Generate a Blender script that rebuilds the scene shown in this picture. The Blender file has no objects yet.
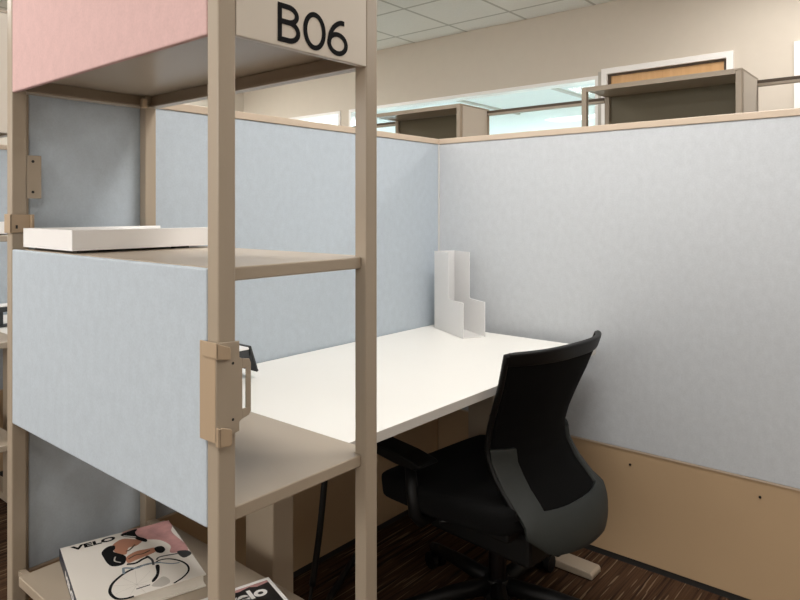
import bpy, bmesh, math, random
from mathutils import Vector, Matrix
random.seed(4)
SC = bpy.context.scene
COL = SC.collection
R = math.radians

# ------------------------------------------------------------------ materials
def srgb(*c):
    return tuple(((v/255)/12.92 if v/255 <= .04045 else ((v/255+.055)/1.055)**2.4) for v in c) + (1.0,)

def mat(name, col, rough=.5, metal=0., spec=.5, **kw):
    m = bpy.data.materials.new(name); m.use_nodes = True
    b = m.node_tree.nodes['Principled BSDF']
    b.inputs['Base Color'].default_value = col
    b.inputs['Roughness'].default_value = rough
    b.inputs['Metallic'].default_value = metal
    b.inputs['Specular IOR Level'].default_value = spec
    for k, v in kw.items():
        b.inputs[k.replace('_', ' ')].default_value = v
    return m

def nodes(m):
    nt = m.node_tree
    return nt, nt.nodes, nt.links, nt.nodes['Principled BSDF']

def noise_vary(m, scale, amt, bump=0., stretch=(1, 1, 1), detail=4.):
    """subtle value variation + bump from object coordinates"""
    nt, N, L, b = nodes(m)
    col = tuple(b.inputs['Base Color'].default_value)
    tc = N.new('ShaderNodeTexCoord'); mp = N.new('ShaderNodeMapping')
    mp.inputs['Scale'].default_value = stretch
    L.new(tc.outputs['Object'], mp.inputs['Vector'])
    n = N.new('ShaderNodeTexNoise'); n.inputs['Scale'].default_value = scale
    n.inputs['Detail'].default_value = detail
    L.new(mp.outputs['Vector'], n.inputs['Vector'])
    r = N.new('ShaderNodeValToRGB')
    lo = tuple(max(0, c*(1-amt)) for c in col[:3]) + (1,)
    hi = tuple(min(1, c*(1+amt)) for c in col[:3]) + (1,)
    r.color_ramp.elements[0].position = .3; r.color_ramp.elements[0].color = lo
    r.color_ramp.elements[1].position = .7; r.color_ramp.elements[1].color = hi
    L.new(n.outputs['Fac'], r.inputs['Fac']); L.new(r.outputs['Color'], b.inputs['Base Color'])
    if bump:
        bp = N.new('ShaderNodeBump'); bp.inputs['Strength'].default_value = bump
        bp.inputs['Distance'].default_value = .001
        L.new(n.outputs['Fac'], bp.inputs['Height']); L.new(bp.outputs['Normal'], b.inputs['Normal'])
    return m

def fabric(name, col):
    m = mat(name, col, .95, spec=.1)
    nt, N, L, b = nodes(m)
    tc = N.new('ShaderNodeTexCoord')
    a = N.new('ShaderNodeTexNoise'); a.inputs['Scale'].default_value = 190; a.inputs['Detail'].default_value = 3
    c = N.new('ShaderNodeTexNoise'); c.inputs['Scale'].default_value = 45; c.inputs['Detail'].default_value = 5
    mp = N.new('ShaderNodeMapping'); mp.inputs['Scale'].default_value = (1, 1, .8)
    L.new(tc.outputs['Object'], a.inputs['Vector']); L.new(tc.outputs['Object'], mp.inputs['Vector'])
    L.new(mp.outputs['Vector'], c.inputs['Vector'])
    ad = N.new('ShaderNodeMath'); ad.operation = 'ADD'
    L.new(a.outputs['Fac'], ad.inputs[0]); L.new(c.outputs['Fac'], ad.inputs[1])
    r = N.new('ShaderNodeValToRGB')
    r.color_ramp.elements[0].position = .35; r.color_ramp.elements[1].position = .65
    r.color_ramp.elements[0].color = tuple(x*.945 for x in col[:3]) + (1,)
    r.color_ramp.elements[1].color = tuple(min(1, x*1.05) for x in col[:3]) + (1,)
    hf = N.new('ShaderNodeMath'); hf.operation = 'MULTIPLY'; hf.inputs[1].default_value = .5
    L.new(ad.outputs[0], hf.inputs[0]); L.new(hf.outputs[0], r.inputs['Fac'])
    L.new(r.outputs['Color'], b.inputs['Base Color'])
    bp = N.new('ShaderNodeBump'); bp.inputs['Strength'].default_value = .25; bp.inputs['Distance'].default_value = .001
    L.new(a.outputs['Fac'], bp.inputs['Height']); L.new(bp.outputs['Normal'], b.inputs['Normal'])
    return m

M = {}
M['rack'] = noise_vary(mat('taupe_powder_coat', srgb(169, 155, 137), .31, spec=.5), 6, .015)
M['clip'] = mat('tan_clip_paint', srgb(180, 158, 132), .4)
M['pink'] = fabric('pink_felt', srgb(212, 179, 176))
M['blue'] = fabric('blue_grey_felt', srgb(188, 198, 207))
M['grey_felt'] = fabric('pale_grey_felt', srgb(196, 200, 204))
M['sign'] = mat('sign_beige', srgb(208, 198, 184), .4)
M['black_print'] = mat('black_vinyl', srgb(14, 14, 15), .8, spec=.15)
M['beige_panel'] = noise_vary(mat('beige_laminate', srgb(184, 157, 124), .45), 2.5, .02)
M['cap'] = mat('cap_beige', srgb(198, 180, 160), .4)
M['dark_gap'] = mat('shadow_grey_rubber', srgb(40, 38, 36), .7)
M['desk'] = noise_vary(mat('white_laminate', srgb(240, 238, 232), .38), 3, .008)
M['desk_edge'] = mat('grey_edge_shade', srgb(205, 201, 195), .45)  # shading of the white front edge put into the colour
M['chair_black'] = mat('black_plastic', srgb(13, 13, 13), .5, spec=.3)
M['chair_grey'] = mat('charcoal_plastic', srgb(42, 45, 43), .55, spec=.35)
M['chair_fabric'] = noise_vary(mat('black_seat_fabric', srgb(9, 9, 9), .95, spec=.2), 300, .2, .2)
M['mesh'] = noise_vary(mat('black_mesh', srgb(8, 8, 8), .9, spec=.15), 500, .3, .2)
M['chrome'] = mat('dark_steel', srgb(70, 70, 72), .3, metal=1)
M['white_plastic'] = mat('white_plastic', srgb(244, 243, 242), .35)
M['dark_plastic'] = mat('dark_plastic', srgb(52, 54, 56), .45)
M['cable'] = mat('black_cable', srgb(12, 12, 12), .5)
M['wall'] = noise_vary(mat('painted_wall', srgb(212, 203, 190), .85, spec=.2), 14, .01)
M['white_wall'] = mat('office_white', srgb(235, 240, 240), .8, spec=.2)
M['trim'] = mat('white_trim', srgb(248, 246, 243), .4)
M['dark_reveal'] = mat('dark_brown', srgb(78, 62, 44), .5)  # on the door reveal this dark brown paints in shadow
M['grey_trim'] = mat('grey_frame', srgb(186, 180, 172), .4)
M['paper'] = noise_vary(mat('page_paper', srgb(236, 231, 222), .8, spec=.2), 60, .05, stretch=(1, 1, 30))
M['cover'] = mat('cover_offwhite', srgb(232, 226, 217), .3)
M['navy'] = mat('spine_navy', srgb(30, 36, 52), .4)
M['skin'] = mat('print_skin', srgb(180, 124, 97), .35)
M['jersey'] = noise_vary(mat('print_pink', srgb(192, 144, 141), .35), 28, .25)
M['print_grey'] = mat('print_grey', srgb(190, 184, 175), .35)
M['print_blue'] = mat('print_steel_blue', srgb(120, 135, 145), .35)
M['black_cover'] = noise_vary(mat('print_black', srgb(26, 25, 26), .35), 40, .5)
M['print_white'] = mat('print_white', srgb(240, 238, 235), .35)
M['olive'] = mat('olive_backing', srgb(112, 104, 82), .5)
M['pale_strip'] = mat('pale_grey_highlight', srgb(212, 211, 209), .5)
M['door_dark'] = mat('dark_glass_grey', srgb(70, 70, 74), .3)
M['lamp_frame'] = mat('lamp_frame_white', srgb(235, 235, 230), .5)

# wood for the door leaf
m = mat('maple_veneer', srgb(215, 168, 112), .4); M['wood'] = m
nt, N, L, b = nodes(m)
tc = N.new('ShaderNodeTexCoord'); mp = N.new('ShaderNodeMapping'); mp.inputs['Scale'].default_value = (14, 14, 1)
n = N.new('ShaderNodeTexNoise'); n.inputs['Scale'].default_value = 3; n.inputs['Detail'].default_value = 6
r = N.new('ShaderNodeValToRGB')
r.color_ramp.elements[0].color = srgb(196, 146, 92); r.color_ramp.elements[1].color = srgb(226, 184, 132)
L.new(tc.outputs['Object'], mp.inputs['Vector']); L.new(mp.outputs['Vector'], n.inputs['Vector'])
L.new(n.outputs['Fac'], r.inputs['Fac']); L.new(r.outputs['Color'], b.inputs['Base Color'])

# carpet: threads running along X
m = mat('striped_carpet', srgb(80, 55, 40), .95, spec=.1); M['carpet'] = m
nt, N, L, b = nodes(m)
tc = N.new('ShaderNodeTexCoord')
mp = N.new('ShaderNodeMapping'); mp.inputs['Scale'].default_value = (1.4, 60, 1)
mp2 = N.new('ShaderNodeMapping'); mp2.inputs['Scale'].default_value = (5, 110, 1)
n1 = N.new('ShaderNodeTexNoise'); n1.inputs['Scale'].default_value = 1; n1.inputs['Detail'].default_value = 2
n2 = N.new('ShaderNodeTexNoise'); n2.inputs['Scale'].default_value = 1; n2.inputs['Detail'].default_value = 1
n3 = N.new('ShaderNodeTexNoise'); n3.inputs['Scale'].default_value = 400
L.new(tc.outputs['Object'], mp.inputs['Vector']); L.new(tc.outputs['Object'], mp2.inputs['Vector'])
L.new(mp.outputs['Vector'], n1.inputs['Vector']); L.new(mp2.outputs['Vector'], n2.inputs['Vector'])
L.new(tc.outputs['Object'], n3.inputs['Vector'])
r1 = N.new('ShaderNodeValToRGB'); e = r1.color_ramp.elements
e[0].position = .35; e[0].color = srgb(38, 26, 20); e[1].position = .55; e[1].color = srgb(78, 56, 39)
x = e.new(.62); x.color = srgb(56, 37, 26)
r2 = N.new('ShaderNodeValToRGB'); e = r2.color_ramp.elements
e[0].position = .62; e[0].color = (0, 0, 0, 1); e[1].position = .66; e[1].color = (1, 1, 1, 1)
mx = N.new('ShaderNodeMixRGB'); mx.inputs['Color2'].default_value = srgb(114, 94, 73)
L.new(n1.outputs['Fac'], r1.inputs['Fac']); L.new(n2.outputs['Fac'], r2.inputs['Fac'])
L.new(r2.outputs['Color'], mx.inputs['Fac']); L.new(r1.outputs['Color'], mx.inputs['Color1'])
L.new(mx.outputs['Color'], b.inputs['Base Color'])
bp = N.new('ShaderNodeBump'); bp.inputs['Strength'].default_value = .5; bp.inputs['Distance'].default_value = .003
L.new(n3.outputs['Fac'], bp.inputs['Height']); L.new(bp.outputs['Normal'], b.inputs['Normal'])

# ceiling tiles on a 0.6 m grid
m = mat('ceiling_tiles', srgb(216, 213, 204), .9, spec=.1); M['ceiling'] = m
nt, N, L, b = nodes(m)
tc = N.new('ShaderNodeTexCoord'); sp = N.new('ShaderNodeSeparateXYZ'); L.new(tc.outputs['Object'], sp.inputs[0])
def gridline(out, off, w):
    a = N.new('ShaderNodeMath'); a.operation = 'ADD'; a.inputs[1].default_value = off; L.new(out, a.inputs[0])
    d = N.new('ShaderNodeMath'); d.operation = 'DIVIDE'; d.inputs[1].default_value = .6; L.new(a.outputs[0], d.inputs[0])
    f = N.new('ShaderNodeMath'); f.operation = 'FRACT'; L.new(d.outputs[0], f.inputs[0])
    l = N.new('ShaderNodeMath'); l.operation = 'LESS_THAN'; l.inputs[1].default_value = w; L.new(f.outputs[0], l.inputs[0])
    return l.outputs[0]
gx = gridline(sp.outputs['X'], 6-4.62+.012, .04); gy = gridline(sp.outputs['Y'], 6-2.735+.012, .04)
mxm = N.new('ShaderNodeMath'); mxm.operation = 'MAXIMUM'; L.new(gx, mxm.inputs[0]); L.new(gy, mxm.inputs[1])
nz = N.new('ShaderNodeTexNoise'); nz.inputs['Scale'].default_value = 90; L.new(tc.outputs['Object'], nz.inputs['Vector'])
r = N.new('ShaderNodeValToRGB'); r.color_ramp.elements[0].color = srgb(226, 224, 217); r.color_ramp.elements[1].color = srgb(238, 236, 230)
L.new(nz.outputs['Fac'], r.inputs['Fac'])
mx = N.new('ShaderNodeMixRGB'); mx.inputs['Color2'].default_value = srgb(190, 187, 178)
L.new(mxm.outputs[0], mx.inputs['Fac']); L.new(r.outputs['Color'], mx.inputs['Color1'])
L.new(mx.outputs['Color'], b.inputs['Base Color'])

# thin glass / acrylic
m = bpy.data.materials.new('window_glass'); m.use_nodes = True; M['glass'] = m
N = m.node_tree.nodes; L = m.node_tree.links; N.clear()
o = N.new('ShaderNodeOutputMaterial'); t = N.new('ShaderNodeBsdfTransparent'); g = N.new('ShaderNodeBsdfGlossy')
t.inputs['Color'].default_value = (.97, .975, .975, 1); g.inputs['Roughness'].default_value = .02
mi = N.new('ShaderNodeMixShader'); mi.inputs['Fac'].default_value = .02
L.new(t.outputs[0], mi.inputs[1]); L.new(g.outputs[0], mi.inputs[2]); L.new(mi.outputs[0], o.inputs['Surface'])
m = bpy.data.materials.new('frosted_white_acrylic'); m.use_nodes = True; M['acrylic'] = m
N = m.node_tree.nodes; L = m.node_tree.links; N.clear()
o = N.new('ShaderNodeOutputMaterial'); t = N.new('ShaderNodeBsdfTransparent')
p = N.new('ShaderNodeBsdfPrincipled'); p.inputs['Base Color'].default_value = srgb(250, 249, 248); p.inputs['Roughness'].default_value = .2
tl = N.new('ShaderNodeBsdfTranslucent'); tl.inputs['Color'].default_value = srgb(250, 249, 248)
m1 = N.new('ShaderNodeMixShader'); m1.inputs['Fac'].default_value = .4
m2 = N.new('ShaderNodeMixShader'); m2.inputs['Fac'].default_value = .12
L.new(p.outputs[0], m1.inputs[1]); L.new(tl.outputs[0], m1.inputs[2])
L.new(m1.outputs[0], m2.inputs[1]); L.new(t.outputs[0], m2.inputs[2]); L.new(m2.outputs[0], o.inputs['Surface'])
def emitter(name, col, s):
    m = bpy.data.materials.new(name); m.use_nodes = True
    b = m.node_tree.nodes['Principled BSDF']; b.inputs['Base Color'].default_value = (1, 1, 1, 1)
    b.inputs['Emission Color'].default_value = col; b.inputs['Emission Strength'].default_value = s
    return m
M['diffuser'] = emitter('lamp_diffuser', (1, .95, .88, 1), 2.5)

# ------------------------------------------------------------------ mesh helpers
class MB:
    def __init__(s): s.bm = bmesh.new()
    def box(s, x0, x1, y0, y1, z0, z1, mx=None):
        v = [s.bm.verts.new((x, y, z)) for x in (x0, x1) for y in (y0, y1) for z in (z0, z1)]
        if mx is not None:
            for q in v: q.co = mx @ q.co
        for f in ((0, 1, 3, 2), (4, 6, 7, 5), (0, 4, 5, 1), (2, 3, 7, 6), (0, 2, 6, 4), (1, 5, 7, 3)):
            s.bm.faces.new([v[i] for i in f])
        return s
    def prism(s, poly, axis, a, b, mx=None):
        """poly of 2D points extruded along axis 'x','y','z' from a to b"""
        def P(p, t):
            if axis == 'z': q = Vector((p[0], p[1], t))
            elif axis == 'y': q = Vector((p[0], t, p[1]))
            else: q = Vector((t, p[0], p[1]))
            return mx @ q if mx is not None else q
        n = len(poly)
        A = [s.bm.verts.new(P(p, a)) for p in poly]; B = [s.bm.verts.new(P(p, b)) for p in poly]
        s.bm.faces.new(A[::-1]); s.bm.faces.new(B)
        for i in range(n): s.bm.faces.new((A[i], A[(i+1) % n], B[(i+1) % n], B[i]))
        return s
    def tube(s, pts, r, n=10, caps=True, flat=1.0):
        pts = [Vector(p) for p in pts]; rings = []
        rs = r if isinstance(r, (list, tuple)) else [r]*len(pts)
        up = None
        for i, p in enumerate(pts):
            t = (pts[min(i+1, len(pts)-1)]-pts[max(i-1, 0)]).normalized()
            if up is None:
                up = Vector((0, 0, 1)) if abs(t.z) < .9 else Vector((1, 0, 0))
            a = t.cross(up).normalized(); up2 = a.cross(t).normalized(); up = up2
            rings.append([s.bm.verts.new(p+a*math.cos(2*math.pi*k/n)*rs[i]+up2*math.sin(2*math.pi*k/n)*rs[i]*flat) for k in range(n)])
        for i in range(len(rings)-1):
            for k in range(n):
                s.bm.faces.new((rings[i][k], rings[i][(k+1) % n], rings[i+1][(k+1) % n], rings[i+1][k]))
        if caps:
            s.bm.faces.new(rings[0][::-1]); s.bm.faces.new(rings[-1])
        return s
    def grid(s, fn, us, vs, th, skip=None):
        """thick sheet: fn(u,v)->Vector; th offset along the normal"""
        pts = [[Vector(fn(u, v)) for v in vs] for u in us]
        nu, nv = len(us), len(vs)
        def nrm(i, j):
            du = pts[min(i+1, nu-1)][j]-pts[max(i-1, 0)][j]; dv = pts[i][min(j+1, nv-1)]-pts[i][max(j-1, 0)]
            return du.cross(dv).normalized()
        A = [[s.bm.verts.new(pts[i][j]) for j in range(nv)] for i in range(nu)]
        B = [[s.bm.verts.new(pts[i][j]+nrm(i, j)*th) for j in range(nv)] for i in range(nu)]
        cell = lambda i, j: 0 <= i < nu-1 and 0 <= j < nv-1 and not (skip and skip(i, j))
        for i in range(nu-1):
            for j in range(nv-1):
                if not cell(i, j): continue
                s.bm.faces.new((A[i][j], A[i][j+1], A[i+1][j+1], A[i+1][j]))
                s.bm.faces.new((B[i][j], B[i+1][j], B[i+1][j+1], B[i][j+1]))
                if not cell(i-1, j): s.bm.faces.new((A[i][j], B[i][j], B[i][j+1], A[i][j+1]))
                if not cell(i+1, j): s.bm.faces.new((A[i+1][j], A[i+1][j+1], B[i+1][j+1], B[i+1][j]))
                if not cell(i, j-1): s.bm.faces.new((A[i][j], A[i+1][j], B[i+1][j], B[i][j]))
                if not cell(i, j+1): s.bm.faces.new((A[i][j+1], B[i][j+1], B[i+1][j+1], A[i+1][j+1]))
        loose = [v for v in s.bm.verts if not v.link_faces]
        for v in loose: s.bm.verts.remove(v)
        return s
    def obj(s, name, m, parent=None, bevel=0., smooth=False, seg=2, sub=0):
        bmesh.ops.recalc_face_normals(s.bm, faces=s.bm.faces)
        me = bpy.data.meshes.new(name); s.bm.to_mesh(me); s.bm.free()
        o = bpy.data.objects.new(name, me); COL.objects.link(o)
        if m: me.materials.append(m)
        if parent: o.parent = parent
        if smooth or bevel:
            for p in me.polygons: p.use_smooth = smooth
        if bevel:
            md = o.modifiers.new('bevel', 'BEVEL'); md.width = bevel; md.segments = seg
            md.limit_method = 'ANGLE'; md.angle_limit = R(40); md.harden_normals = False
        if sub:
            md = o.modifiers.new('sub', 'SUBSURF'); md.levels = sub; md.render_levels = sub
        return o

def box(name, m, ext, parent=None, bevel=0.):
    return MB().box(*ext).obj(name, m, parent, bevel)

def tag(o, label, cat=None, group=None):
    o['label'] = label
    if cat: o['category'] = cat
    if group: o['group'] = group
    return o
def thing(name, loc=(0, 0, 0), rz=0):
    o = bpy.data.objects.new(name, None); COL.objects.link(o)
    o.location = loc; o.rotation_euler = (0, 0, rz); o.empty_display_size = .1
    return o
def struct(o):
    o['kind'] = 'structure'; return o
def copy_tree(o, parent=None):
    c = o.copy(); COL.objects.link(c)
    if parent: c.parent = parent
    for ch in list(o.children): copy_tree(ch, c)
    return c

def text_obj(name, s, size, m, mx, parent, offset=0., extrude=.0003, spacing=1.0, target=None):
    """flat lettering as a mesh; target=(width,height) rescales it to fit"""
    cu = bpy.data.curves.new('lettering_curve', 'FONT'); cu.body = s; cu.size = size; cu.offset = offset
    cu.space_character = spacing; cu.extrude = extrude
    tmp = bpy.data.objects.new('lettering_curve', cu); COL.objects.link(tmp)
    dg = bpy.context.evaluated_depsgraph_get(); dg.update()
    me = bpy.data.meshes.new_from_object(tmp.evaluated_get(dg))
    bpy.data.objects.remove(tmp)
    xs = [v.co.x for v in me.vertices]; ys = [v.co.y for v in me.vertices]
    sx = sy = 1
    if target: sx = target[0]/(max(xs)-min(xs)); sy = target[1]/(max(ys)-min(ys))
    x0, y0 = min(xs), min(ys)
    for v in me.vertices:
        v.co = mx @ Vector(((v.co.x-x0)*sx, (v.co.y-y0)*sy, v.co.z))
    me.materials.clear(); me.materials.append(m)
    o = bpy.data.objects.new(name, me); COL.objects.link(o); o.parent = parent
    return o

def stroke_mesh(mb, pts, w, mx, z0, z1, closed=False):
    """2D polyline with width w made into a thin raised ribbon"""
    P = [Vector(p) for p in pts]; n = len(P); Lf = []; Rt = []
    for i in range(n):
        if closed: a, c = P[(i-1) % n], P[(i+1) % n]
        else: a, c = P[max(i-1, 0)], P[min(i+1, n-1)]
        t = (c-a).normalized(); nn = Vector((-t.y, t.x))
        k = 1.
        if 0 < i < n-1 or closed:
            d1 = (P[i]-P[(i-1) % n]).normalized(); d2 = (P[(i+1) % n]-P[i]).normalized()
            k = 1/max(.55, math.sqrt(max(.0001, (1+d1.dot(d2))/2)))
        Lf.append(P[i]+nn*w/2*k); Rt.append(P[i]-nn*w/2*k)
    segs = n if closed else n-1
    bm = mb.bm
    V = [[bm.verts.new(mx @ Vector((q.x, q.y, z))) for q in side] for side in (Lf, Rt) for z in (z0, z1)]
    L0, L1, R0, R1 = V
    for i in range(segs):
        j = (i+1) % n
        bm.faces.new((L1[i], R1[i], R1[j], L1[j])); bm.faces.new((L0[i], L0[j], R0[j], R0[i]))
        bm.faces.new((L0[i], L1[i], L1[j], L0[j])); bm.faces.new((R0[i], R0[j], R1[j], R1[i]))
    if not closed:
        bm.faces.new((L0[0], R0[0], R1[0], L1[0])); bm.faces.new((L0[-1], L1[-1], R1[-1], R0[-1]))
    return mb

def catmull(pts, n=6, closed=False):
    P = [Vector(p) for p in pts]; out = []
    m_ = len(P); rng = range(m_ if closed else m_-1)
    for i in rng:
        g = (lambda k: P[k % m_]) if closed else (lambda k: P[min(max(k, 0), m_-1)])
        p0, p1, p2, p3 = g(i-1), g(i), g(i+1), g(i+2)
        for k in range(n):
            t = k/n
            out.append(.5*((2*p1)+(p2-p0)*t+(2*p0-5*p1+4*p2-p3)*t*t+(3*p1-p0-3*p2+p3)*t**3))
    if not closed: out.append(P[-1])
    return out

# ------------------------------------------------------------------ the room
CEIL = 2.818; XW = 4.9; YB = 6.6; XL = -3.4; YF = -3.4
struct(box('floor', M['carpet'], (XL, 9.2, YF, YB+.1, -.05, 0)))
struct(box('ceiling', M['ceiling'], (XL, XW, YF, YB, CEIL, CEIL+.06)))
struct(box('wall_back', M['wall'], (XL, XW, YB, YB+.1, 0, CEIL)))
struct(box('wall_front', M['wall'], (XL, XW, YF-.1, YF, 0, CEIL)))
w = MB(); WY0, WY1, WZ0, WZ1 = -2.4, 5.6, 1.35, 2.45
w.box(XL-.1, XL, YF-.1, WY0, 0, CEIL); w.box(XL-.1, XL, WY1, YB+.1, 0, CEIL)
w.box(XL-.1, XL, WY0, WY1, 0, WZ0); w.box(XL-.1, XL, WY0, WY1, WZ1, CEIL)
struct(w.obj('wall_left', M['wall']))
e = struct(thing('added_window', (XL-.05, 0, 0))); f = MB()  # unseen window, added to brighten the ceiling and the aisle-side faces
for k in range(5):
    y = WY0+(WY1-WY0-.05)*k/4; f.box(-.04, .04, y, y+.05, WZ0, WZ1)
f.box(-.04, .04, WY0, WY1, WZ0, WZ0+.04); f.box(-.04, .04, WY0, WY1, WZ1-.04, WZ1)
f.obj('window_frame', M['trim'], e)
box('pane', M['glass'], (-.004, .004, WY0, WY1, WZ0+.04, WZ1-.04), e)
ld = bpy.data.lights.new('added_window_fill', 'AREA'); ld.shape = 'RECTANGLE'; ld.size = WY1-WY0; ld.size_y = WZ1-WZ0  # fill lamp added behind the unseen window
ld.energy = 150; ld.color = (1, .94, .88)
lo = bpy.data.objects.new('added_window_fill', ld); COL.objects.link(lo); lo.location = (XL-.2, (WY0+WY1)/2, (WZ0+WZ1)/2); lo.rotation_euler = (R(90), 0, R(-90))
W1 = (2.10, 4.80); W2 = (4.93, 6.3); D1 = (1.186, 2.03); D2 = (-.25, .74)
HEAD = 2.262
w = MB()
for y0, y1, z0, z1 in ((YF-.1, D2[0], 0, CEIL), (D2[0], D2[1], HEAD, CEIL), (D2[1], D1[0], 0, CEIL), (D1[0], D1[1], HEAD, CEIL),
                       (D1[1], W1[0], 0, CEIL), (W1[0], W1[1], HEAD, CEIL), (W1[0], W1[1], 0, .25), (W1[1], W2[0], 0, CEIL),
                       (W2[0], W2[1], HEAD, CEIL), (W2[0], W2[1], 0, .25), (W2[1], YB+.1, 0, CEIL)):
    w.box(XW, XW+.12, y0, y1, z0, z1)
struct(w.obj('wall_right', M['wall']))
def window(name, y0, y1, m_):
    e = struct(thing(name, (XW+.05, (y0+y1)/2, .25)))
    f = MB(); t = .028
    h = HEAD-.25; a, c = y0-(y0+y1)/2, y1-(y0+y1)/2
    f.box(-.065, .07, a, a+t, 0, h); f.box(-.065, .07, c-t, c, 0, h)
    f.box(-.065, .07, a+t, c-t, h-t, h); f.box(-.065, .07, a+t, c-t, 0, t)
    f.obj('window_frame', m_, e)
    box('pane', M['glass'], (-.004, .004, a+t, c-t, t, h-t), e)
    return e
window('window_1', W1[0], W1[1], M['trim'])
window('window_2', W2[0], W2[1], M['trim'])
def door(name, y0, y1, leaf):
    e = struct(thing(name, (XW, (y0+y1)/2, 0)))
    a, c = y0-(y0+y1)/2, y1-(y0+y1)/2; t = .044
    f = MB()
    f.box(-.025, .0, a-t, a, 0, HEAD+t); f.box(-.025, 0, c, c+t, 0, HEAD+t)
    f.box(-.025, 0, a, c, HEAD, HEAD+t)
    f.obj('door_frame', M['trim'], e, .002)
    g = MB(); g.box(0, .07, a, a+.02, 0, HEAD); g.box(0, .07, c-.02, c, 0, HEAD); g.box(0, .07, a+.02, c-.02, HEAD-.014, HEAD)
    g.obj('reveal', M['dark_reveal'] if leaf == 'wood' else M['door_dark'], e)  # wooden door: shadow of the head frame painted in as dark brown
    lf = box('door_leaf', M[leaf], (.014, .06, a+.02, c-.02, .006, HEAD-.014), e)
    h = MB(); h.tube([(.014, a+.1, 1.0), (-.03, a+.1, 1.0), (-.03, a+.22, 1.0)], .01)
    h.obj('handle', M['chrome'], lf, smooth=True)
    return e
door('door_1', D1[0], D1[1], 'wood')
door('door_2', D2[0], D2[1], 'door_dark')
struct(box('trim_1', M['grey_trim'], (XW-.02, XW, 2.0745, 2.10, 0, HEAD+.025)))   # post between the glazing and the door
# bright room behind the glazing
AX = 8.6
struct(box('wall_office_far', M['white_wall'], (AX, AX+.1, .9, YB+.1, 0, 2.7)))
struct(box('wall_office_side', M['white_wall'], (XW+.12, AX, 6.5, YB+.1, 0, 2.7)))
struct(box('wall_office_near', M['white_wall'], (XW+.12, AX, .9, 1.0, 0, 2.7)))
struct(box('ceiling_office', M['white_wall'], (XW+.12, AX, 1.0, 6.5, 2.66, 2.7)))
for i, yy in enumerate((2.2, 3.55, 4.9)):
    struct(box('trim_%d' % (i+2), M['grey_trim'], (XW+.12, AX, yy, yy+.05, 2.635, 2.66)))
struct(box('door_3', M['grey_trim'], (AX-.03, AX, 3.9, 4.75, 0, 2.25)))
struct(box('door_4', M['grey_trim'], (AX-.03, AX, 4.95, 5.8, 0, 2.25)))

# ceiling lights (recessed panels)
def ceiling_light(x, y, label, z=CEIL, power=42, col=(1, .97, .94), sx=.6, sy=1.2):
    e = thing('ceiling_light', (x, y, z)); tag(e, label, 'ceiling light', 'recessed ceiling light panels')
    f = MB(); a, c, t = sx/2, sy/2, .03
    f.box(-a, -a+t, -c, c, -.012, 0); f.box(a-t, a, -c, c, -.012, 0)
    f.box(-a+t, a-t, -c, -c+t, -.012, 0); f.box(-a+t, a-t, c-t, c, -.012, 0)
    f.obj('lamp_frame', M['lamp_frame'], e)
    box('diffuser', M['diffuser'], (-a+t, a-t, -c+t, c-t, -.007, -.001), e)
    ld = bpy.data.lights.new('panel_light', 'AREA'); ld.shape = 'RECTANGLE'; ld.size = sx-.08; ld.size_y = sy-.08
    ld.energy = power; ld.color = col
    lo = bpy.data.objects.new('panel_light', ld); COL.objects.link(lo); lo.location = (0, 0, -.014); lo.parent = e
    return e
LIGHTS = [(-.75, -.9, 'ceiling light over the aisle behind the camera', 15), (-.75, 2.1, 'ceiling light over the aisle beside the pink panel', 30),
          (-.75, 4.9, 'ceiling light over the far end of the aisle', 34), (1.65, -.9, 'ceiling light in front of the desk bay', 4),
          (1.5, .75, 'ceiling light right over the white desk', 33), (1.65, 3.3, 'ceiling light over the cubicle behind the blue partition', 24),
          (4.05, .5, 'ceiling light over the walkway by the wooden door', 19), (4.0, -1.6, 'ceiling light over the near end of the walkway', 26),
          (3.3, 5.7, 'ceiling light by the back corner of the room', 40)]
for x, y, l, p in LIGHTS: ceiling_light(x, y, l, power=p)
for y in (2.5, 4.9):
    ceiling_light(5.65, y, 'ceiling light in the glazed office, %s one' % ('near' if y < 3 else 'far'), z=2.66, power=270, col=(.74, .95, 1), sx=.9, sy=1.2)

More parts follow.
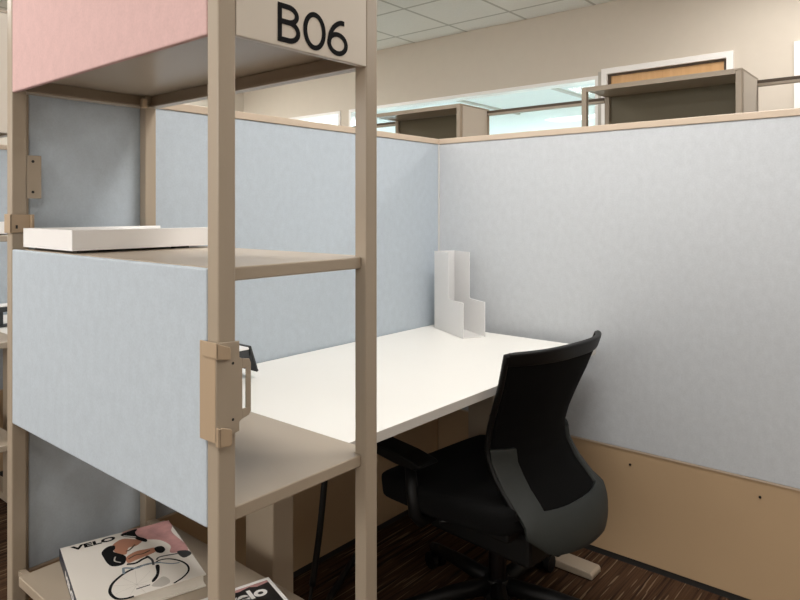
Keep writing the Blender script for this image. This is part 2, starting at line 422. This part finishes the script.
# ------------------------------------------------------------------ storage racks
RW, RD, PT, PX = .354, .827, .0295, .0315
LV = (.4015, .761, 1.132)                       # tops of the shelves
def rack(x, y, mirror=False, name='storage_rack'):
    e = thing(name, (x, y, 0))
    f = (lambda a, b: (RW-b, RW-a)) if mirror else (lambda a, b: (a, b))
    def bx(nm, m_, x0, x1, y0, y1, z0, z1, bev=0., par=e):
        a, b_ = f(x0, x1); return box(nm, m_, (a, b_, y0, y1, z0, z1), par, bev)
    for px in (0, RW-PX):
        for py in (0, RD-PT):
            p = bx('post', M['rack'], px, px+PX, py, py+PT, 0.012, 1.902, .003)
            bx('foot_glide', M['dark_gap'], px+.006, px+PX-.006, py+.006, py+PT-.006, 0, .012, 0, p)
    for z in LV:
        s = MB(); g = .0005
        xa = .0125 if z > .5 else 0
        pr = [(PX+g, .012), (RW-PX-g, .012), (RW-PX-g, PT+g), (RW, PT+g), (RW, RD-.068), (xa, RD-.068), (xa, PT+g), (PX+g, PT+g)]
        if mirror: pr = [(RW-a, b_) for a, b_ in pr][::-1]
        s.prism(pr, 'z', z-.0215, z); o = s.obj('shelf', M['rack'], e, .002)
        for px in (0, RW-PX): bx('shelf_tab', M['rack'], px+(.0135 if px == 0 else .004), px+PX-.004, RD-.068, RD-PT, z-.018, z-.006)
    # upper tier: a thin pan with folded edges
    s = MB(); z1 = 1.527
    a, b_ = f(.013, RW)
    s.box(a, b_, .013, RD, z1-.004, z1)
    a, b_ = f(RW-.014, RW-.001); s.box(a, b_, PT, RD-PT, z1-.036, z1-.004)
    a, b_ = f(RW-.026, RW-.014); s.box(a, b_, PT, RD-PT, z1-.036, z1-.031)
    s.box(PT, RW-PT, RD-.014, RD-.001, z1-.036, z1-.004); s.box(PT, RW-PT, RD-.034, RD-.014, z1-.036, z1-.031)
    s.obj('upper_pan', M['rack'], e, .001)
    bx('corner_clip', M['clip'], RW-PT-.018, RW-PT-.004, RD-PT-.016, RD-PT-.002, 1.488, 1.512, .002)
    a, b_ = f(0, RW); c, d = f(RW-.003, RW); MB().box(a, b_, 0, RD, 1.902, 1.912).box(c, d, PT, RD-PT, 1.886, 1.902).obj('top_plate', M['rack'], e, .0012)
    p = bx('side_panel', M['pink'], .0, .011, PT+.001, RD-PT-.001, 1.487, 1.901, .003); p['label'] = 'pink felt upper panel'
    bx('panel_backing', M['olive'], .0112, .0145, PT+.001, RD-PT-.001, 1.528, 1.901, 0, p)
    p = bx('side_panel', M['blue'], .0, .011, PT+.001, RD-PT-.001, .736, 1.131, .003); p['label'] = 'light blue felt middle panel'
    # shelves 2 and 3 stop behind the blue panel: it hooks over their edge
    sg = bx('sign_panel', M['sign'], PX+.0005, RW-PX-.0005, -.001, .012, 1.487, 1.901, .0015); sg['label'] = 'plain beige end panel'
    return e, sg

RX, RY = .5765, .838
rk, sign = rack(RX, RY)
# shelves 0.0115 in from the felt: trim their aisle edge where the blue panel hangs
tag(rk, 'tall taupe metal storage rack with the B06 end panel beside the white desk', 'storage rack', 'taupe storage racks')
sign['label'] = 'beige end panel lettered B06'
# B06 drawn as strokes in the plane of the end panel, numbers in metres
SGM = Matrix(((1, 0, 0, 0), (0, 0, -1, 0), (0, 1, 0, 0), (0, 0, 0, 1)))
def arc(cx, cy, rx, ry, a0, a1, n=28):
    return [(cx+rx*math.cos(R(a0+(a1-a0)*k/n)), cy+ry*math.sin(R(a0+(a1-a0)*k/n))) for k in range(n+1)]
SW = .0086
def sign_text():
    bx0, bz0 = .688-RX, 1.4945; H_ = .0635; h = SW/2
    s = MB()
    T = SGM @ Matrix.Translation((0, 0, .0012))
    # B
    x0 = bx0+h; xs = bx0+.022
    mid = bz0+H_*.535
    r_u = (bz0+H_-h-mid)/2; r_l = (mid-bz0-h)/2
    stroke_mesh(s, [(x0, bz0), (x0, bz0+H_)], SW, T, 0, .0006)
    stroke_mesh(s, [(x0, bz0+H_-h)]+arc(xs, mid+r_u, .0185, r_u, 90, -90)+[(x0, mid)], SW, T, 0.0001, .0007)
    stroke_mesh(s, [(x0, mid)]+arc(xs+.001, bz0+h+r_l, .0205, r_l, 90, -90)+[(x0, bz0+h)], SW, T, 0.0002, .0008)
    # 0
    stroke_mesh(s, arc(.7685-RX, bz0+H_/2, .0215, H_/2-h+.0008, 0, 360, 44)[:-1], SW, T, 0, .0006, closed=True)
    # 6
    cx = .8235-RX; rr = .0205
    stroke_mesh(s, arc(cx, bz0+.0205, .0210, .0205-h+.0004, 0, 360, 40)[:-1], SW, T, 0, .0006, closed=True)
    stroke_mesh(s, catmull([(cx+.0165, bz0+H_-h), (cx+.006, bz0+H_-h-.0005), (cx-.008, bz0+H_-.0135), (cx-.0175, bz0+.036), (cx-.0208, bz0+.0205)], 8), SW, T, .0001, .0007)
    o = s.obj('lettering', M['black_print'], sign); o['label'] = 'black B06 lettering'
sign_text()

# hook-on clips on the posts
def clip_big(e):
    z0, z1 = .874, 1.023
    s = MB()
    s.box(-.0075, -.0045, -.006, .038, z0, z1)                                       # aisle face
    o = s.obj('accessory_clip', M['clip'], e, .0012); o['label'] = 'tan hook-on clip with a slotted handle'
    slot = (.0390, .0462, z0+.042, z0+.104)
    # plate with a slot: build it from pieces around the slot
    q = MB(); y0, y1 = -.0062, -.0032
    q.prism([(-.0075, z0+.003), (.0335, z0+.010), (.0335, z0+.024), (.0390, z0+.027), (.0390, z0+.119), (.0335, z0+.122), (.0335, z1-.002), (-.0075, z1)], 'y', y0, y1)
    q.prism([(.0390, z0+.027), (.0505, z0+.030), (.0550, z0+.035), (.0550, slot[2]), (.0390, slot[2])], 'y', y0, y1)
    q.prism([(.0390, slot[3]), (.0550, slot[3]), (.0550, z0+.110), (.0520, z0+.117), (.0390, z0+.119)], 'y', y0, y1)
    q.box(slot[1], .0550, y0, y1, slot[2], slot[3])
    q.obj('front_plate', M['rack'], o, .0006)
    t = MB()
    t.prism([(-.0105, z1-.023), (.0125, z1-.027), (.0145, z1-.025), (.0145, z1-.012), (.0125, z1-.008), (-.0105, z1+.001)], 'y', -.0115, -.0085)
    t.box(-.0105, -.0075, -.0115, .026, z1-.022, z1+.001)
    t.obj('upper_tab', M['clip'], o, .001)
    t = MB()
    t.prism([(-.0075, z0-.004), (.0135, z0-.006), (.0155, z0-.003), (.0155, z0+.016), (.0135, z0+.019), (-.0005, z0+.024), (-.0075, z0+.024)], 'y', -.0135, -.0100)
    t.box(-.0075, -.0045, -.0135, -.004, z0-.004, z0+.024)
    t.obj('lower_tab', M['clip'], o, .001)
    for zz in (z0+.030, z1-.034): MB().prism([(.0215+.0022*math.cos(k*math.pi/5), zz+.0022*math.sin(k*math.pi/5)) for k in range(10)], 'y', -.0066, -.0060).obj('screw_hole', M['dark_gap'], o)
clip_big(rk)
def clip_small(e):
    z0, z1 = 1.168, 1.211; y = RD-PT
    s = MB(); s.box(-.005, -.002, y-.006, y+.031, z0, z1); s.box(-.005, .046, y-.006, y-.003, z0+.001, z1-.001)
    o = s.obj('accessory_clip', M['clip'], e, .0008)
    box('hook', M['clip'], (.036, .041, y-.014, y-.006, z0+.006, z1-.002), o, .001)
    box('screw_hole', M['dark_gap'], (.006, .010, y-.0072, y-.006, z0+.010, z0+.018), o)
    p = MB(); p.box(PX+.0005, PX+.032, y-.001, y+.002, 1.247, 1.347)
    o = p.obj('post_plate', M['rack'], e, .0015)
    for zz in (1.262, 1.333): MB().prism([(PX+.013+.0033*math.cos(k*math.pi/6), zz+.0033*math.sin(k*math.pi/6)) for k in range(12)], 'y', y-.0016, y-.001).obj('screw_hole', M['dark_gap'], o)
clip_small(rk)

# the next rack down the aisle, and two across the bay
PERIOD = 1.66
r2, _ = rack(RX, RY+1.672)
tag(r2, 'taupe storage rack of the next cubicle, glimpsed past the left edge of the B06 rack', 'storage rack', 'taupe storage racks')
FX = 3.512
def rack_up(x, y):
    e, s = rack(x, y, mirror=True); return e
r3 = rack_up(FX, .783); tag(r3, 'taupe rack top showing behind the right partition, in front of the wooden door', 'storage rack', 'taupe storage racks')
r4 = rack_up(FX, .783+PERIOD); tag(r4, 'taupe rack top showing behind the partition corner, in front of the glazing', 'storage rack', 'taupe storage racks')
def rail(y0, y1, label):
    o = MB().box(FX+RW-.032, FX+RW-.004, y0, y1, 1.867, 1.898).obj('tie_rail', M['rack'], None, .002)
    MB().box(FX+RW-.0335, FX+RW-.0318, y0, y1, 1.882, 1.8985).obj('groove_strip', M['dark_reveal'], o)['label'] = 'dark brown strip along the rail'
    tag(o, label, 'rail', 'rails joining the rack tops')
rail(.783+RD+.001, .783+PERIOD-.001, 'taupe rail between the two rack tops, crossing in front of the glazing')
rail(-.87, .782, 'taupe rail running right from the rack top before the pale wall')
rail(.783+PERIOD+RD+.001, .783+2*PERIOD, 'taupe rail seen through the open end of the rack before the glazing')

# ------------------------------------------------------------------ partitions
YP, XP = 1.668, 2.240
def partition(name, L_, base, rz, label, trim_at_start=True, screws=(), felt='blue', zb=.398):
    """local x along its run, front face at y=0 and body behind it (y>0)"""
    e = thing(name, base, rz); tag(e, label, 'partition', 'felt office partitions')
    T = .048
    box('felt_panel', M[felt], (0, L_, 0, T, zb, 1.4985), e, .003)['label'] = 'felt upper panel'
    lp = box('lower_panel', M['beige_panel'], (0, L_, .002, T-.002, .022, zb-.005), e, .0015)
    lp['label'] = 'beige laminate lower panel'
    box('joint_strip', M['cap'], (0, L_, -.0005, T+.0005, zb-.005, zb), e)
    box('top_cap', M['cap'], (-.002, L_+.002, -.003, T+.003, 1.4985, 1.521), e, .002)
    box('gap_shade_strip', M['dark_gap'], (.004, L_-.004, .006, T-.006, 0, .022), e)  # dark strip stands in for the shaded gap under the panel
    if trim_at_start: box('end_trim', M['rack'], (-.016, -.0005, -.001, T+.001, .02, 1.498), e, .002)
    for sx in screws:
        s = MB(); s.prism([(sx+.004*math.cos(k*math.pi/5), .345+.004*math.sin(k*math.pi/5)) for k in range(10)], 'y', .0, .0025)
        s.obj('screw', M['chrome'], lp)
    return e
partition('partition_screen', XP-.003-.625, (.625, YP, 0), 0, 'blue grey felt partition along the back of the white desk', zb=.374)
partition('partition_screen', 1.92, (XP, YP+.05, 0), R(-90), 'long pale felt partition with beige lower panel at right of the chair', trim_at_start=False, screws=(.868, 1.268), felt='grey_felt')
partition('partition_screen', XP-.003-.625, (.625, YP+1.672, 0), 0, 'blue partition of the next cubicle, glimpsed at the left edge')
tr = MB().box(XP-.007, XP-.0012, YP-.007, YP-.0012, .40, 1.498).obj('corner_highlight', M['pale_strip']); tag(tr, 'thin pale strip painted as the edge highlight where two partitions meet', 'strip')  # added strip, imitates the highlight on the felt edge

# ------------------------------------------------------------------ desk
DZ = .742
def desk():
    e = thing('desk', (.967, .951, 0)); W_, D_ = 1.226, .712
    t = MB().box(0, W_, 0, D_, DZ-.024, DZ).obj('desk_top', M['desk'], e, .0015)
    ed = MB(); ed.box(.0006, W_-.0006, -.0008, .0002, DZ-.0232, DZ-.0010); ed.obj('edge_shade', M['desk_edge'], t)  # grey strip paints the shade on the desk's front edge
    for lx in (.075, 1.092):
        c = MB().box(lx, lx+.068, .335, .445, .030, DZ-.075).obj('leg', M['rack'], e, .004)
        MB().box(lx+.006, lx+.062, .341, .439, DZ-.075, DZ-.05).obj('leg_sleeve', M['rack'], c, .002)
        s = MB(); s.prism([(-.045, .004), (-.045, .018), (-.038, .026), (.30, .034), (.48, .034), (.67, .026), (.676, .018), (.676, .004)], 'x', lx-.002, lx+.070)
        s.obj('foot', M['rack'], e, .003)
        MB().box(lx+.004, lx+.064, .06, .66, DZ-.05, DZ-.024).obj('top_bracket', M['rack'], e, .002)
    MB().box(.143, 1.092, .37, .41, DZ-.062, DZ-.030).obj('cross_beam', M['rack'], e, .002)
    return e
dk = desk(); tag(dk, 'white desk with taupe legs and its front edge shading painted grey, in the corner of the partitions', 'desk', 'white desks')
d2 = copy_tree(dk); d2.location = (.967, .951+PERIOD, 0); tag(d2, 'white desk of the next cubicle, glimpsed at the left edge', 'desk', 'white desks')

# power dock on the desk by the rack
def power_dock():
    e = thing('power_dock', (1.068, 1.555, DZ+.0005))
    MB().box(-.05, .045, -.03, .03, 0, .006).obj('base', M['dark_plastic'], e, .002)
    MB().box(-.03, .0, -.012, .012, .006, .062).obj('stem', M['dark_plastic'], e, .002)
    MB().box(-.06, .083, -.032, .032, .062, .083).obj('body', M['dark_plastic'], e, .003)
    MB().box(-.06, .083, -.033, .033, .0832, .0905).obj('top_cover', M['white_plastic'], e, .002)
    s = MB(); s.prism([(.078, .093), (.086, .094), (.112, .018), (.106, .016)], 'y', -.036, .036); s.obj('angled_face', M['dark_plastic'], e, .0015)
    return e
pd = power_dock(); tag(pd, 'small dark dock with a white top on the desk behind the near rack post', 'dock', 'desk docks')
p2 = copy_tree(pd); p2.location = (1.02, 1.555+PERIOD-.22, DZ); tag(p2, 'dark dock on the next cubicle desk at the left edge of the photo', 'dock', 'desk docks')

# file holder
def file_holder():
    e = thing('magazine_file', (2.135, 1.612, DZ+.0005))
    dx = Vector((-.466, -.885, 0)); dy = Vector((.885, -.466, 0))      # along its depth, along its width
    mx = Matrix(((dx.x, dy.x, 0, 0), (dx.y, dy.y, 0, 0), (0, 0, 1, 0), (0, 0, 0, 1)))
    D_, W_, Ht, Hl, st, t = .250, .094, .312, .132, .128, .0035
    prof = [(0, 0), (D_, 0), (D_, Hl), (st+.008, Hl), (st+.002, Hl+.002), (st, Hl+.008), (st, Ht), (0, Ht)]
    def side(y0):
        s = MB()
        def P(p, y): return mx @ Vector((p[0], y, p[1]))
        A = [s.bm.verts.new(P(p, y0)) for p in prof]; B = [s.bm.verts.new(P(p, y0+t)) for p in prof]
        s.bm.faces.new(A); s.bm.faces.new(B[::-1])
        for i in range(len(prof)):
            j = (i+1) % len(prof); s.bm.faces.new((A[i], A[j], B[j], B[i]))
        return s.obj('side_panel', M['acrylic'], e, .0006)
    side(0); side(W_-t)
    MB().box(0, t, t, W_-t, t, Ht, mx).obj('back_panel', M['acrylic'], e, .0005)
    MB().box(0, D_-.002, t, W_-t, 0, t, mx).obj('bottom_panel', M['acrylic'], e, .0005)
    return e
tag(file_holder(), 'frosted white acrylic magazine file standing in the desk corner', 'magazine file')

# letter tray
def letter_tray():
    e = thing('letter_tray', (RX+.010, 1.351, LV[2]+.0006))
    W_, D_, z0, z1, t = .332, .246, .005, .047, .004
    MB().box(0, W_, 0, D_, z0, z0+t).obj('bottom', M['white_plastic'], e, .0008)
    MB().box(0, W_, 0, t, z0+t, z1).obj('long_side', M['white_plastic'], e, .0008)
    MB().box(0, W_, D_-t, D_, z0+t, z1).obj('long_side', M['white_plastic'], e, .0008)
    MB().box(0, t, t, D_-t, z0+t, z1).obj('end_wall', M['white_plastic'], e, .0008)
    for x in (.02, W_-.10):
        for y in (.006, D_-.03): MB().box(x, x+.035, y, y+.018, 0, z0).obj('foot', M['dark_gap'], e)
    return e
lt = letter_tray(); tag(lt, 'white letter tray on the middle shelf of the B06 rack', 'letter tray', 'white letter trays')
l2 = copy_tree(lt); l2.location = (RX+.012, RY+1.672+.05, LV[2]+.0006); tag(l2, 'white letter tray on the next cubicle rack at the left edge', 'letter tray', 'white letter trays')

# ------------------------------------------------------------------ books
BU = Vector((.9629, -.2699, 0)); BV = Vector((-.2699, -.9629, 0))
def book_frame(corner, z, W_, H_, T_):
    """thing at the book's middle; returns empty and matrix mapping (u right, v up the page, z) to local"""
    c = Vector((corner[0], corner[1], z+.0006))+BU*W_/2+BV*H_/2
    e = thing('book', c)
    o = Vector((corner[0], corner[1], z+.0006))+BV*H_-c
    mx = Matrix(((BU.x, -BV.x, 0, o.x), (BU.y, -BV.y, 0, o.y), (0, 0, 1, 0), (0, 0, 0, 1)))
    return e, mx
def book_body(e, mx, W_, H_, T_, cov, spine):
    c = MB(); t = .0028
    c.box(0, W_, 0, H_, T_-t, T_, mx); c.box(0, W_, 0, H_, 0, t, mx)
    cv = c.obj('cover', cov, e, .0007)
    MB().box(-.0015, .004, 0, H_, .0002, T_-.0003, mx).obj('spine', spine, e, .0008)
    MB().box(.004, W_-.005, .004, H_-.004, t, T_-t, mx).obj('page_block', M['paper'], e)
    return cv
W_, H_, T_ = .248, .300, .0275
e, mx = book_frame((.666, 1.61-.012), LV[0], W_, H_, T_)
tag(e, 'white book with a cyclist on its cover and the title VELO, on the bottom shelf', 'book', 'cycling books')
cv = book_body(e, mx, W_, H_, T_, M['cover'], M['navy'])
UV = lambda p: (min(max(p[0], .0), .998)*W_, (1-min(max(p[1], .002), .998))*H_)
def print_poly(nm, pts, m_, k, smooth=True):
    s = MB(); q = [UV(p) for p in pts]
    if smooth: q = [(p.x, p.y) for p in catmull(q, 4, True)]
    q = [(min(max(x, 0), W_*.998), min(max(y, 0), H_*.998)) for x, y in q]
    s.prism(q, 'z', T_, T_+.00008*k, mx); return s.obj(nm, m_, cv)
def print_stroke(nm, pts, w_, m_, k, closed=False):
    s = MB(); q = catmull([UV(p) for p in pts], 6, closed)
    stroke_mesh(s, [(p.x, p.y) for p in q], w_, mx, T_, T_+.00008*k, closed); return s.obj(nm, m_, cv)
print_poly('printed_shadow', [(.56, .93), (.667, .858), (.706, .905), (.701, .963), (.641, .985), (.607, .975)], M['print_grey'], 1)
print_stroke('printed_wheel', [(.40, .998), (.324, .99), (.271, .953), (.247, .872), (.263, .8), (.31, .731), (.418, .655), (.547, .623), (.668, .63)], .0062, M['black_print'], 2)
print_stroke('printed_wheel', [(.68, .635), (.727, .617), (.804, .641), (.877, .721), (.905, .812), (.883, .891), (.812, .952), (.726, .99)], .0042, M['black_print'], 2)
sp = MB()
for k in range(9):
    a = k*.7
    stroke_mesh(sp, [UV((.46, .86)), UV((.46+.19*math.cos(a), .84+.19*math.sin(a)*.9))], .0005, mx, T_, T_+.00008)
sp.obj('printed_spokes', M['print_grey'], cv)
print_stroke('printed_frame', [(.44, .916), (.552, .915)], .003, M['black_print'], 2)
print_stroke('printed_frame', [(.70, .60), (.742, .57), (.89, .597)], .0045, M['dark_plastic'], 3)
print_stroke('printed_frame', [(.72, .66), (.80, .72), (.86, .735)], .0035, M['print_blue'], 3)
print_poly('printed_fork', [(.667, .678), (.697, .694), (.651, .824), (.592, .89), (.578, .87), (.64, .793)], M['black_print'], 3)
print_poly('printed_jersey', [(.547, .012), (.686, .004), (.843, .004), (.99, .004), (.998, .115), (.962, .196), (.965, .292), (.998, .456), (.998, .536), (.976, .603), (.882, .578), (.837, .539), (.875, .443), (.821, .307), (.717, .233), (.658, .152), (.597, .102)], M['jersey'], 3)
print_poly('printed_sleeve', [(.533, .035), (.672, .01), (.683, .03), (.655, .07), (.663, .149), (.717, .233), (.698, .274), (.640, .20), (.622, .150), (.55, .09)], M['black_print'], 5)
print_stroke('printed_cuff', [(.545, .075), (.60, .115), (.64, .15)], .003, M['print_white'], 6)
print_poly('printed_face', [(.419, .186), (.52, .121), (.609, .172), (.672, .238), (.607, .292), (.535, .295), (.491, .386), (.418, .317)], M['skin'], 3)
print_poly('printed_arm', [(.485, .43), (.58, .384), (.676, .395), (.744, .409), (.737, .468), (.624, .50), (.551, .514), (.473, .525)], M['skin'], 4)
print_poly('printed_hair', [(.309, .256), (.371, .19), (.433, .195), (.428, .251), (.404, .295), (.48, .41), (.439, .523), (.348, .512), (.317, .441), (.309, .355)], M['black_print'], 5)
print_stroke('printed_strap', [(.40, .38), (.38, .44), (.42, .49)], .003, M['print_grey'], 6)
print_stroke('printed_shading', [(.50, .34), (.54, .33), (.60, .27)], .004, M['dark_reveal'], 6)
print_stroke('printed_shading', [(.49, .47), (.56, .44), (.62, .45), (.69, .43)], .004, M['dark_reveal'], 6)
print_poly('printed_glove', [(.737, .410), (.802, .411), (.815, .481), (.772, .518), (.735, .483)], M['black_print'], 5)
print_poly('printed_shoe', [(.902, .561), (.98, .591), (.996, .659), (.919, .684), (.892, .613)], M['dark_plastic'], 5)
print_stroke('printed_handlebar', [(.404, .665), (.415, .60), (.43, .585), (.517, .633), (.61, .62), (.72, .655)], .0055, M['print_blue'], 4)
print_stroke('printed_handlebar', [(.46, .54), (.53, .56), (.60, .53), (.66, .52)], .0065, M['black_print'], 5)
print_stroke('printed_handlebar', [(.640, .50), (.665, .58), (.655, .66)], .005, M['dark_plastic'], 5)
text_obj('title_lettering', 'VELO', .05, M['black_print'], mx @ Matrix.Translation((.085*W_, (1-.103)*H_, T_+.0005)), cv, offset=.0018, target=(.385*W_, .070*H_))
spm = mx @ Matrix(((0, 0, -1, -.0018), (-1, 0, 0, H_-.10), (0, 1, 0, .0075), (0, 0, 0, 1)))
text_obj('spine_lettering', 'VELO', .05, M['print_white'], spm, e, offset=.001, target=(.12, .0135))

W2_, H2_, T2_ = .21, .26, .021
B2 = Vector((.911, 1.139, 0))-BU*W2_
e2, mx2 = book_frame((B2.x, B2.y), LV[0], W2_, H2_, T2_)
tag(e2, 'black covered book with white border behind the near post on the bottom shelf', 'book', 'cycling books')
cv2 = book_body(e2, mx2, W2_, H2_, T2_, M['print_white'], M['print_white'])
W_, H_, T_, mx, cv = W2_, H2_, T2_, mx2, cv2
MB().box(.008, W_-.008, .008, H_-.010, T_, T_+.0001, mx).obj('printed_picture', M['black_cover'], cv)
MB().prism([(W_-.105, H_-.0105), (W_-.075, H_-.020), (W_-.05, H_-.014), (W_-.035, H_-.022), (W_-.0085, H_-.018), (W_-.0085, H_-.0105)], 'z', T_, T_+.0002, mx).obj('printed_corner', M['jersey'], cv)
text_obj('title_lettering', 'velo', .05, M['print_white'], mx @ Matrix.Translation((W_-.112, H_-.060, T_+.0006)), cv, offset=.0018, target=(.088, .034))
MB().box(W_-.10, W_-.03, H_-.105, H_-.085, T_, T_+.0002, mx).obj('printed_block', M['print_grey'], cv)

# ------------------------------------------------------------------ task chair
def chair():
    e = thing('task_chair', (1.712, 1.055, 0), R(-5))
    us = [-1+2*k/24 for k in range(25)]
    prof = [(.35, -.302), (.39, -.296), (.44, -.262), (.49, -.212), (.54, -.182), (.585, -.176), (.64, -.190), (.70, -.214), (.76, -.240), (.82, -.262), (.855, -.272)]
    def py(z):
        for (a, b_), (c, d) in zip(prof, prof[1:]):
            if a <= z <= c:
                t = (z-a)/(c-a); return b_+(d-b_)*t
        return prof[0][1] if z < prof[0][0] else prof[-1][1]
    def hw(z):
        t = (z-.35)/.52
        return .200+.036*t-.026*math.sin(math.pi*min(max(t*1.05, 0), 1))
    def surf(off=0., k=1.):
        def fn(u, z):
            bow = .066*(abs(u)**2.6)
            tip = -.004*(u*u)*max(0, (z-.80)/.05)
            return (u*hw(z)*k, py(z)+bow+off, z+tip)
        return fn
    zs = [.405+(.846-.405)*k/26 for k in range(27)]
    zs = [z for z in zs]
    back = MB().grid(surf(.004, .97), us, zs, .006).obj('backrest', M['mesh'], e, 0, True)
    back['label'] = 'black mesh backrest'
    # perimeter frame of the mesh
    def edge(u, z0, z1, n=16): return [Vector(surf(.002)(u, z0+(z1-z0)*k/n)) for k in range(n+1)]
    loop = edge(-1, .415, .849)+[Vector(surf(.002)(u, .851)) for u in us[1:-1]]+edge(1, .849, .415)
    MB().tube(loop, .0085, 8).obj('back_frame', M['chair_black'], back, 0, True)
    rail_ = MB().grid(surf(-.008, 1.0), us, [.818, .828, .838, .848, .857], -.012).obj('top_rail', M['chair_black'], back, .003, True)
    # charcoal U-shaped support behind the lower back
    vs = [.335, .352, .385, .415, .435, .45, .48, .51, .54, .56, .575]
    uu = [-1.02, -.9, -.80, -.70]+[-.6+1.2*k/12 for k in range(13)]+[.70, .80, .9, 1.02]
    def usurf(u, z):
        p = Vector(surf(-.013)(u, max(z, .355)))
        k = min(max((.44-z)/.1, 0), 1)
        p.z = z - k*.010*(1-abs(u)) + k*.055*max(0, (u-.45)/.55) + k*.040*max(0, (-u-.75)/.25)
        return p
    sup = MB().grid(usurf, uu, vs, -.014, skip=lambda i, j: j >= 4 and 3 <= i < len(uu)-4).obj('back_support', M['chair_grey'], e, .002, True)
    sup['label'] = 'charcoal U-shaped support'
    # connection to the mechanism
    s = MB(); s.box(-.12, .12, -.285, -.262, .318, .36); s.prism([(-.275, .318), (-.275, .345), (-.12, .385), (.02, .385), (.02, .345), (-.14, .338)], 'x', -.045, .045)
    s.obj('back_bracket', M['chair_black'], e, .006)
    # seat
    def seat_fn(u, v):
        su = lambda q: math.copysign(abs(q)**.999, q)
        return (u*.262*(1-.12*max(0, -v))-.018, .025+v*.24, .446-.020*max(0, v)**4-.012*(1-u*u)*(1-v*v))
    g = [-1+2*k/16 for k in range(17)]
    def rnd(u, v):
        a, b_ = u*math.sqrt(1-v**6*.16), v*math.sqrt(1-u**6*.16); return seat_fn(a, b_)
    MB().grid(rnd, g, g, -.070).obj('seat', M['chair_fabric'], e, .022, True, 3)
    MB().box(-.21, .21, -.19, .20, .350, .378).obj('seat_pan', M['chair_black'], e, .008)
    MB().box(-.14, .14, -.21, .15, .262, .352).obj('mechanism', M['chair_black'], e, .012)
    MB().tube([(-.07, .0, .35), (-.22, .0, .352), (-.24, .02, .352)], .006).obj('lever', M['chair_black'], e, 0, True)
    for sx in (-1, 1):
        yo = .14 if sx < 0 else .0                       # the left pad is slid forward under the desk
        a = MB(); a.tube([(sx*.16, yo*.5, .345), (sx*.268, yo*.5, .348), (sx*(.285 if sx < 0 else .268), yo*.5, .37), (sx*(.282 if sx < 0 else .262), yo*.6, .43), (sx*(.262 if sx < 0 else .222), yo*.8, .492)], [.018, .018, .019, .018, .016], 10)
        o = a.obj('armrest', M['chair_black'], e, 0, True)
        q = MB(); q.prism([(yo-.100, .508), (yo-.090, .514), (yo-.02, .526), (yo+.10, .534), (yo+.160, .532), (yo+.168, .522), (yo+.14, .508), (yo, .494), (yo-.07, .494)], 'x', sx*(.256 if sx < 0 else .215)-.040, sx*(.256 if sx < 0 else .215)+.040)
        q.obj('arm_pad', M['chair_black'], o, .006)
    MB().tube([(0, 0, .11), (0, 0, .22)], .027, 16).tube([(0, 0, .22), (0, 0, .318)], .016, 16).obj('gas_lift', M['chrome'], e, 0, False)
    MB().tube([(0, 0, .058), (0, 0, .115)], [.048, .038], 18).obj('hub', M['chair_black'], e, .004)
    for k in range(5):
        a = R(78+72*k); d = Vector((math.cos(a), math.sin(a), 0)); n_ = Vector((-d.y, d.x, 0))
        l = MB(); l.tube([d*.03+Vector((0, 0, .090)), d*.16+Vector((0, 0, .082)), d*.30+Vector((0, 0, .066)), d*.335+Vector((0, 0, .064))], [.026, .023, .018, .012], 10)
        lo = l.obj('base_leg', M['chair_black'], e, 0, True)
        c = MB(); p = d*.315
        for sd in (-1, 1):
            c.tube([p+n_*sd*.008+Vector((0, 0, .0275)), p+n_*sd*.026+Vector((0, 0, .0275))], .0275, 18)
        c.tube([p+Vector((0, 0, .03)), p+Vector((0, 0, .064))], .007, 8); c.tube([p-n_*.01+Vector((0, 0, .0275)), p+n_*.01+Vector((0, 0, .0275))], .006, 8)
        c.obj('caster', M['chair_black'], lo)
    return e
tag(chair(), 'black mesh back task chair on casters pushed in at the white desk', 'chair')

# ------------------------------------------------------------------ cables under the desk
c = MB(); pts = catmull([(1.400, 1.50, DZ-.027), (1.395, 1.47, .60), (1.378, 1.45, .44), (1.352, 1.45, .26), (1.315, 1.45, .08), (1.29, 1.43, .013), (1.22, 1.35, .0085), (1.16, 1.22, .0085)], 6)
c.tube(pts, .005, 8)
o = c.obj('power_cable', M['cable'], None, 0, True); tag(o, 'black cable in a sleeve hanging under the desk beside the taupe leg', 'cable', 'cables under the desk')
s = MB(); s.tube(catmull([(1.378, 1.45, .445), (1.352, 1.45, .26), (1.322, 1.45, .11)], 6), .0098, 10); s.obj('cable_sleeve', M['cable'], o, 0, True)
c = MB(); c.tube(catmull([(1.68, 1.60, .022), (1.60, 1.57, .012), (1.50, 1.52, .012), (1.40, 1.46, .012), (1.335, 1.30, .012), (1.30, 1.15, .012)], 6), .011, 8)
o = c.obj('power_cable', M['cable'], None, 0, True); tag(o, 'thick black cable lying across the striped carpet under the desk', 'cable', 'cables under the desk')

# ------------------------------------------------------------------ camera, world, view
cam = bpy.data.cameras.new('camera'); co = bpy.data.objects.new('camera', cam); COL.objects.link(co)
cam.sensor_width = 36; cam.lens = 657.95/800*36; cam.shift_y = -(300-210.16)/800
cam.clip_start = .02
co.location = (0, 0, 1.22); co.rotation_euler = (R(90), 0, -R(49.96))
SC.camera = co
wd = bpy.data.worlds.new('world'); SC.world = wd; wd.use_nodes = True
wd.node_tree.nodes['Background'].inputs['Color'].default_value = (.9, .95, 1, 1)
wd.node_tree.nodes['Background'].inputs['Strength'].default_value = .3
vs = SC.view_settings
vs.view_transform = 'Standard'; vs.look = 'None'; vs.gamma = 1; vs.use_curve_mapping = False
vs.exposure = -0.03
